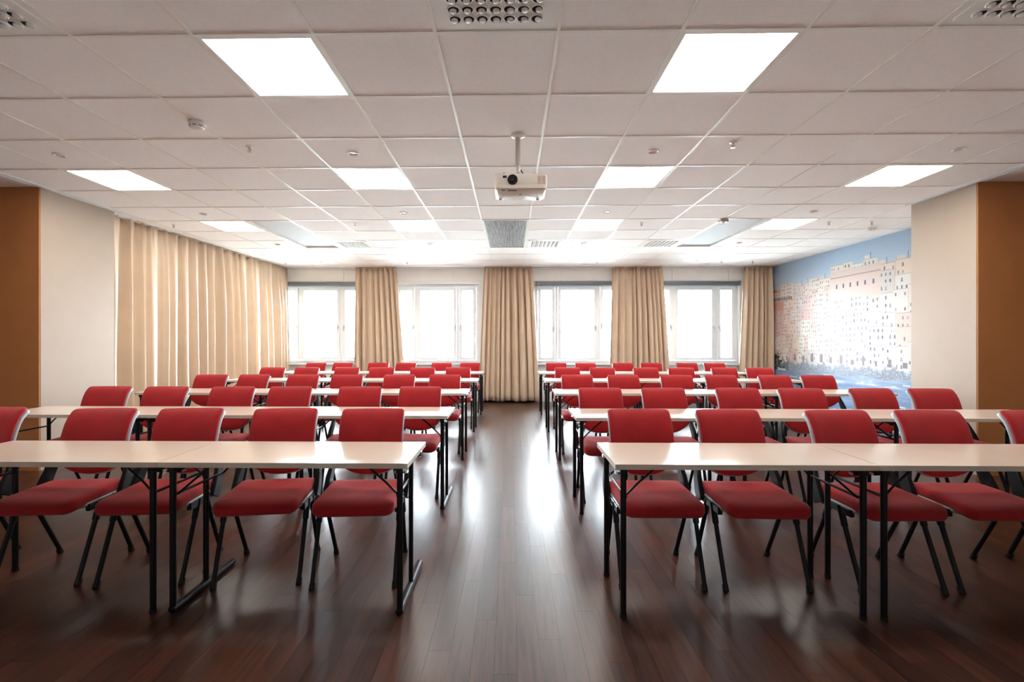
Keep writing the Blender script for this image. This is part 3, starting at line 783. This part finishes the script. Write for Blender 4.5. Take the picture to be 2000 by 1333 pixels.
# ------------------------------------------------------------------ chairs (face the camera: front is -y)
def build_chair():
    t = bpy.data.objects.new('conference_chair', None); COL.objects.link(t)
    # seat cushion: rounded block with a waterfall front
    def seat_outline(w, d, r):
        def f(ins): return rrect(w-2*ins, d-2*ins, max(r-ins*0.6, 0.01), 6)
        return f
    def seat_fn(x, q, h):
        y = q - 0.035
        z = 0.425 + h
        fr = max(0, (-y-0.12))
        z -= 1.3*fr*fr
        z += 0.012*(x/0.2)**2*(1 if h > 0 else 0) + 0.10*max(0, y-0.08)**2*4
        return (x, y, z)
    top = [(0.045, -0.030), (0.018, -0.028), (0.006, -0.020), (0.0, -0.006), (0.002, 0.008), (0.010, 0.018), (0.028, 0.0245), (0.06, 0.027), (0.10, 0.0265), (0.15, 0.025), (0.19, 0.0245)]
    MB().slab(seat_outline(0.425, 0.43, 0.05), top, seat_fn).obj('seat', M_red, t, smooth=60)
    sh = [(0.02, -0.040), (0.004, -0.036), (-0.003, -0.028), (-0.004, -0.018), (0.004, -0.012)]
    def shell_fn(x, q, h):
        X, Y, Z = seat_fn(x, q*0.80+0.036, h); return (X*1.0, Y, Z)
    MB().slab(seat_outline(0.425, 0.43, 0.05), sh, shell_fn).obj('seat_shell', M_grey, t, smooth=60)
    # backrest: pad and grey shell on a curved profile
    prof = [(0.00, 0.168, 0.475), (0.06, 0.176, 0.535), (0.12, 0.188, 0.594), (0.18, 0.203, 0.652), (0.24, 0.220, 0.709), (0.29, 0.238, 0.757), (0.33, 0.258, 0.794), (0.36, 0.280, 0.821), (0.385, 0.304, 0.838), (0.405, 0.326, 0.845)]
    S = np.array([p[0] for p in prof]); Yp = np.array([p[1] for p in prof]); Zp = np.array([p[2] for p in prof])
    def bpos(s):
        return float(np.interp(s, S, Yp)), float(np.interp(s, S, Zp))
    def back_outline(w, s0, s1):
        def f(ins):
            if ins > 0.02:                                   # inner rings shrink towards the middle
                sc = 1-ins; mid = (s0+s1)/2
                return [(x*sc, mid+(q-mid)*sc) for x, q in f(0.012)]
            pts = []
            hw = w/2-ins; a = s0+ins; b_ = s1-ins
            for k in range(9): pts.append((hw*1.0, a+0.085+(b_-0.02-a-0.085)*k/8))          # right side up
            for k in range(1, 4):
                an = PI/2*k/4; pts.append((hw-0.02+0.02*math.cos(an), b_-0.02+0.02*math.sin(an)))
            for k in range(9): pts.append((hw-0.02-(2*hw-0.04)*k/8, b_))
            for k in range(1, 4):
                an = PI/2*k/4; pts.append((-hw+0.02-0.02*math.sin(an), b_-0.02+0.02*math.cos(an)))
            for k in range(9): pts.append((-hw, b_-0.02-(b_-0.02-a-0.085)*k/8))
            for k in range(1, 14):                                                           # rounded bottom
                u = -1+2*k/14; pts.append((u*hw, a+0.085*(abs(u)**2.6)))
            return pts
        return f
    def back_fn(x, s, h):            # h > 0 towards the sitter
        y, z = bpos(s); y2, z2 = bpos(min(s+0.01, 0.405)); y1, z1 = bpos(max(s-0.01, 0.0))
        t_ = Vector((0, y2-y1, z2-z1)).normalized(); nrm = Vector((0, -t_.z, t_.y))
        bow = -0.55*x*x
        v = Vector((x, y+bow, z)) + nrm*h
        return tuple(v)
    def ringed(w, s0, s1, th0, th1, rad, mname, mt):
        ins = [(0.9, th0), (0.65, th0), (0.4, th0), (0.2, th0), (rad, th0+0.001), (rad*0.35, th0+(th1-th0)*0.2), (0.0, (th0+th1)/2), (rad*0.35, th1-(th1-th0)*0.2), (rad, th1-0.001), (0.2, th1), (0.4, th1), (0.65, th1), (0.9, th1)]
        MB().slab(back_outline(w, s0, s1), ins, back_fn).obj(mname, mt, t, smooth=60)
    ringed(0.378, 0.012, 0.398, 0.0, 0.026, 0.012, 'backrest', M_red)
    ringed(0.384, 0.006, 0.404, -0.024, 0.003, 0.010, 'back_shell', M_grey)
    # black side arms that carry the back
    for s in (-1, 1):
        path = [(s*0.226, 0.088, 0.368), (s*0.228, 0.112, 0.42), (s*0.226, 0.140, 0.48), (s*0.215, 0.172, 0.55), (s*0.198, 0.202, 0.63)]
        MB().bar(path, [0.026, 0.028, 0.026, 0.022, 0.016], [0.078, 0.080, 0.072, 0.058, 0.036]).obj('back_support', M_black, t, bevel=0.004)
        # legs: inverted V on each side
        for sy, y0 in ((-1, -0.050), (1, 0.020)):
            fx, fy = s*0.212, sy*0.205
            if sy > 0: fx = s*0.205
            lg = MB().tube([(s*0.214, y0, 0.395), (s*0.214+(fx-s*0.214)*.3, y0+(fy-y0)*.30, 0.395*.7), (fx, fy, 0.012)], 0.0122, 10).obj('leg', M_black, t, smooth=50)
            MB().tube([(s*0.214, y0, 0.400), (s*0.214, y0+(fy-y0)*.24, 0.395*.76)], 0.0165, 10).obj('leg_sleeve', M_black, lg, smooth=50)
            MB().tube([(fx, fy+(y0-fy)*.07, 0.028), (fx, fy, 0.0)], [0.0150, 0.0165], 10).obj('foot_cap', M_rubber, lg, smooth=50)
    MB().box(-0.215, 0.215, -0.10, -0.07, 0.372, 0.394).box(-0.215, 0.215, 0.03, 0.06, 0.372, 0.394).box(-0.14, 0.14, -0.15, 0.10, 0.380, 0.396).box(-0.224, -0.200, -0.14, 0.125, 0.365, 0.404).box(0.200, 0.224, -0.14, 0.125, 0.365, 0.404).obj('seat_frame', M_black, t, bevel=0.003)
    return t
CH = {
 'L': [[1, 208, 382, 557, 732], [219, 335, 455, 572, 703, 823], [421, 506, 596, 680, 782, 870], [536, 605, 680, 747, 826, 895], [621, 677, 741, 798, 864, 924]],
 'R': [[1234, 1414, 1616, 1800, 2010], [1170, 1292, 1435, 1558, 1690, 1810], [1126, 1216, 1318, 1404, 1506, 1592], [1108, 1180, 1260, 1333, 1412, 1485], [1086, 1144, 1218, 1276, 1340, 1396]]}
BACKY = 0.31
ORD = ['first', 'second', 'third', 'fourth', 'fifth', 'sixth']
chair0 = build_chair(); bpy.context.view_layer.update()
ck = kids_of(chair0)
def clear(x, y, rz):
    c, s_ = math.cos(rz), math.sin(rz)
    for lx, ly in TABLE_POSTS:
        dx, dy = lx-x, ly-y
        if abs(dx) > 0.5 or abs(dy) > 0.5: continue
        u, v = c*dx+s_*dy, -s_*dx+c*dy
        if abs(u) < 0.262 and -0.28 < v < 0.19: return False
    for lx, y0, y1 in TABLE_BARS:
        for fx, fy in ((-.212, -.205), (.212, -.205), (-.205, .205), (.205, .205)):
            px_, py_ = x+c*fx-s_*fy, y+s_*fx+c*fy
            if abs(px_-lx) < 0.042 and y0-0.03 < py_ < y1+0.03: return False
    return True
def settle(bx, yb, rz, near=()):
    best = None
    for a in range(-10, 11):
        for k in range(-26, 27):
            r2 = rz+math.radians(a); b2 = bx+k*0.005
            x, y = b2+BACKY*math.sin(r2), yb-BACKY*math.cos(r2)
            cost = (a/5)**2+(k*0.005/0.03)**2
            if (best is None or cost < best[0]) and all(math.hypot(x-q[0], y-q[1]) > 0.496 for q in near) and clear(x, y, r2): best = (cost, x, y, r2)
    if best: return best[1:]
    return settle(bx, yb, rz) if near else (bx+BACKY*math.sin(rz), yb-BACKY*math.cos(rz), rz)
rnd = random.Random(5)
first = True
for sd in 'LR':
    for k in range(5):
        pxs = CH[sd][k]
        order = list(reversed(pxs)) if sd == 'L' else pxs            # counted from the aisle
        want = []
        for px in order:
            yb = ROWY[sd][k] + 0.785 + rnd.uniform(-.012, .012)
            rz = math.radians(rnd.uniform(-2.5, 2.5) + (3.0 if sd == 'L' else -2.5))
            want.append((x_at(px, yb), yb, rz))
        pos = [settle(*w) for w in want]
        for _ in range(6):
            for j in range(len(pos)): pos[j] = settle(*want[j], near=pos[max(j-1, 0):j]+pos[j+1:j+2])
        for j, (x, y, rz) in enumerate(pos):
            o = chair0 if first else copy_tree(chair0, ck)
            first = False
            o.location = (x, y, 0); o.rotation_euler = (0, 0, rz)
            tag(o, 'red upholstered chair, %s from the aisle, %s row %s of the aisle' % (ORD[j], ROWN[k], SIDE[sd]), 'chair', 'red chairs behind the tables')

# ------------------------------------------------------------------ outside
og = struct(MB().box(-900, 900, YB+12, 1500, -14.4, -14).obj('ground_outside', M_hill))
def hill(x, y, rx, ry, h, seed):
    r = random.Random(seed); nu, nv = 36, 14; vs = []
    for j in range(nv+1):
        for i in range(nu):
            a = 2*PI*i/nu; q = j/nv
            z = h*(math.cos(q*PI/2)**1.3)*(1+0.10*math.sin(5*a+seed)+0.05*r.uniform(-1, 1))
            vs.append((rx*q*math.cos(a), ry*q*math.sin(a), z-14.2))
    fs = [(j*nu+i, j*nu+(i+1) % nu, (j+1)*nu+(i+1) % nu, (j+1)*nu+i) for j in range(nv) for i in range(nu)]
    o = MB().add(vs, fs).obj('hill', M_hill, smooth=60); o.location = (x, y, 0); struct(o)
hill(70, 420, 170, 90, 22, 1); hill(-190, 520, 240, 110, 22, 2); hill(260, 560, 200, 110, 26, 3); hill(-40, 300, 70, 50, 11, 4); hill(110, 260, 60, 40, 10, 5)
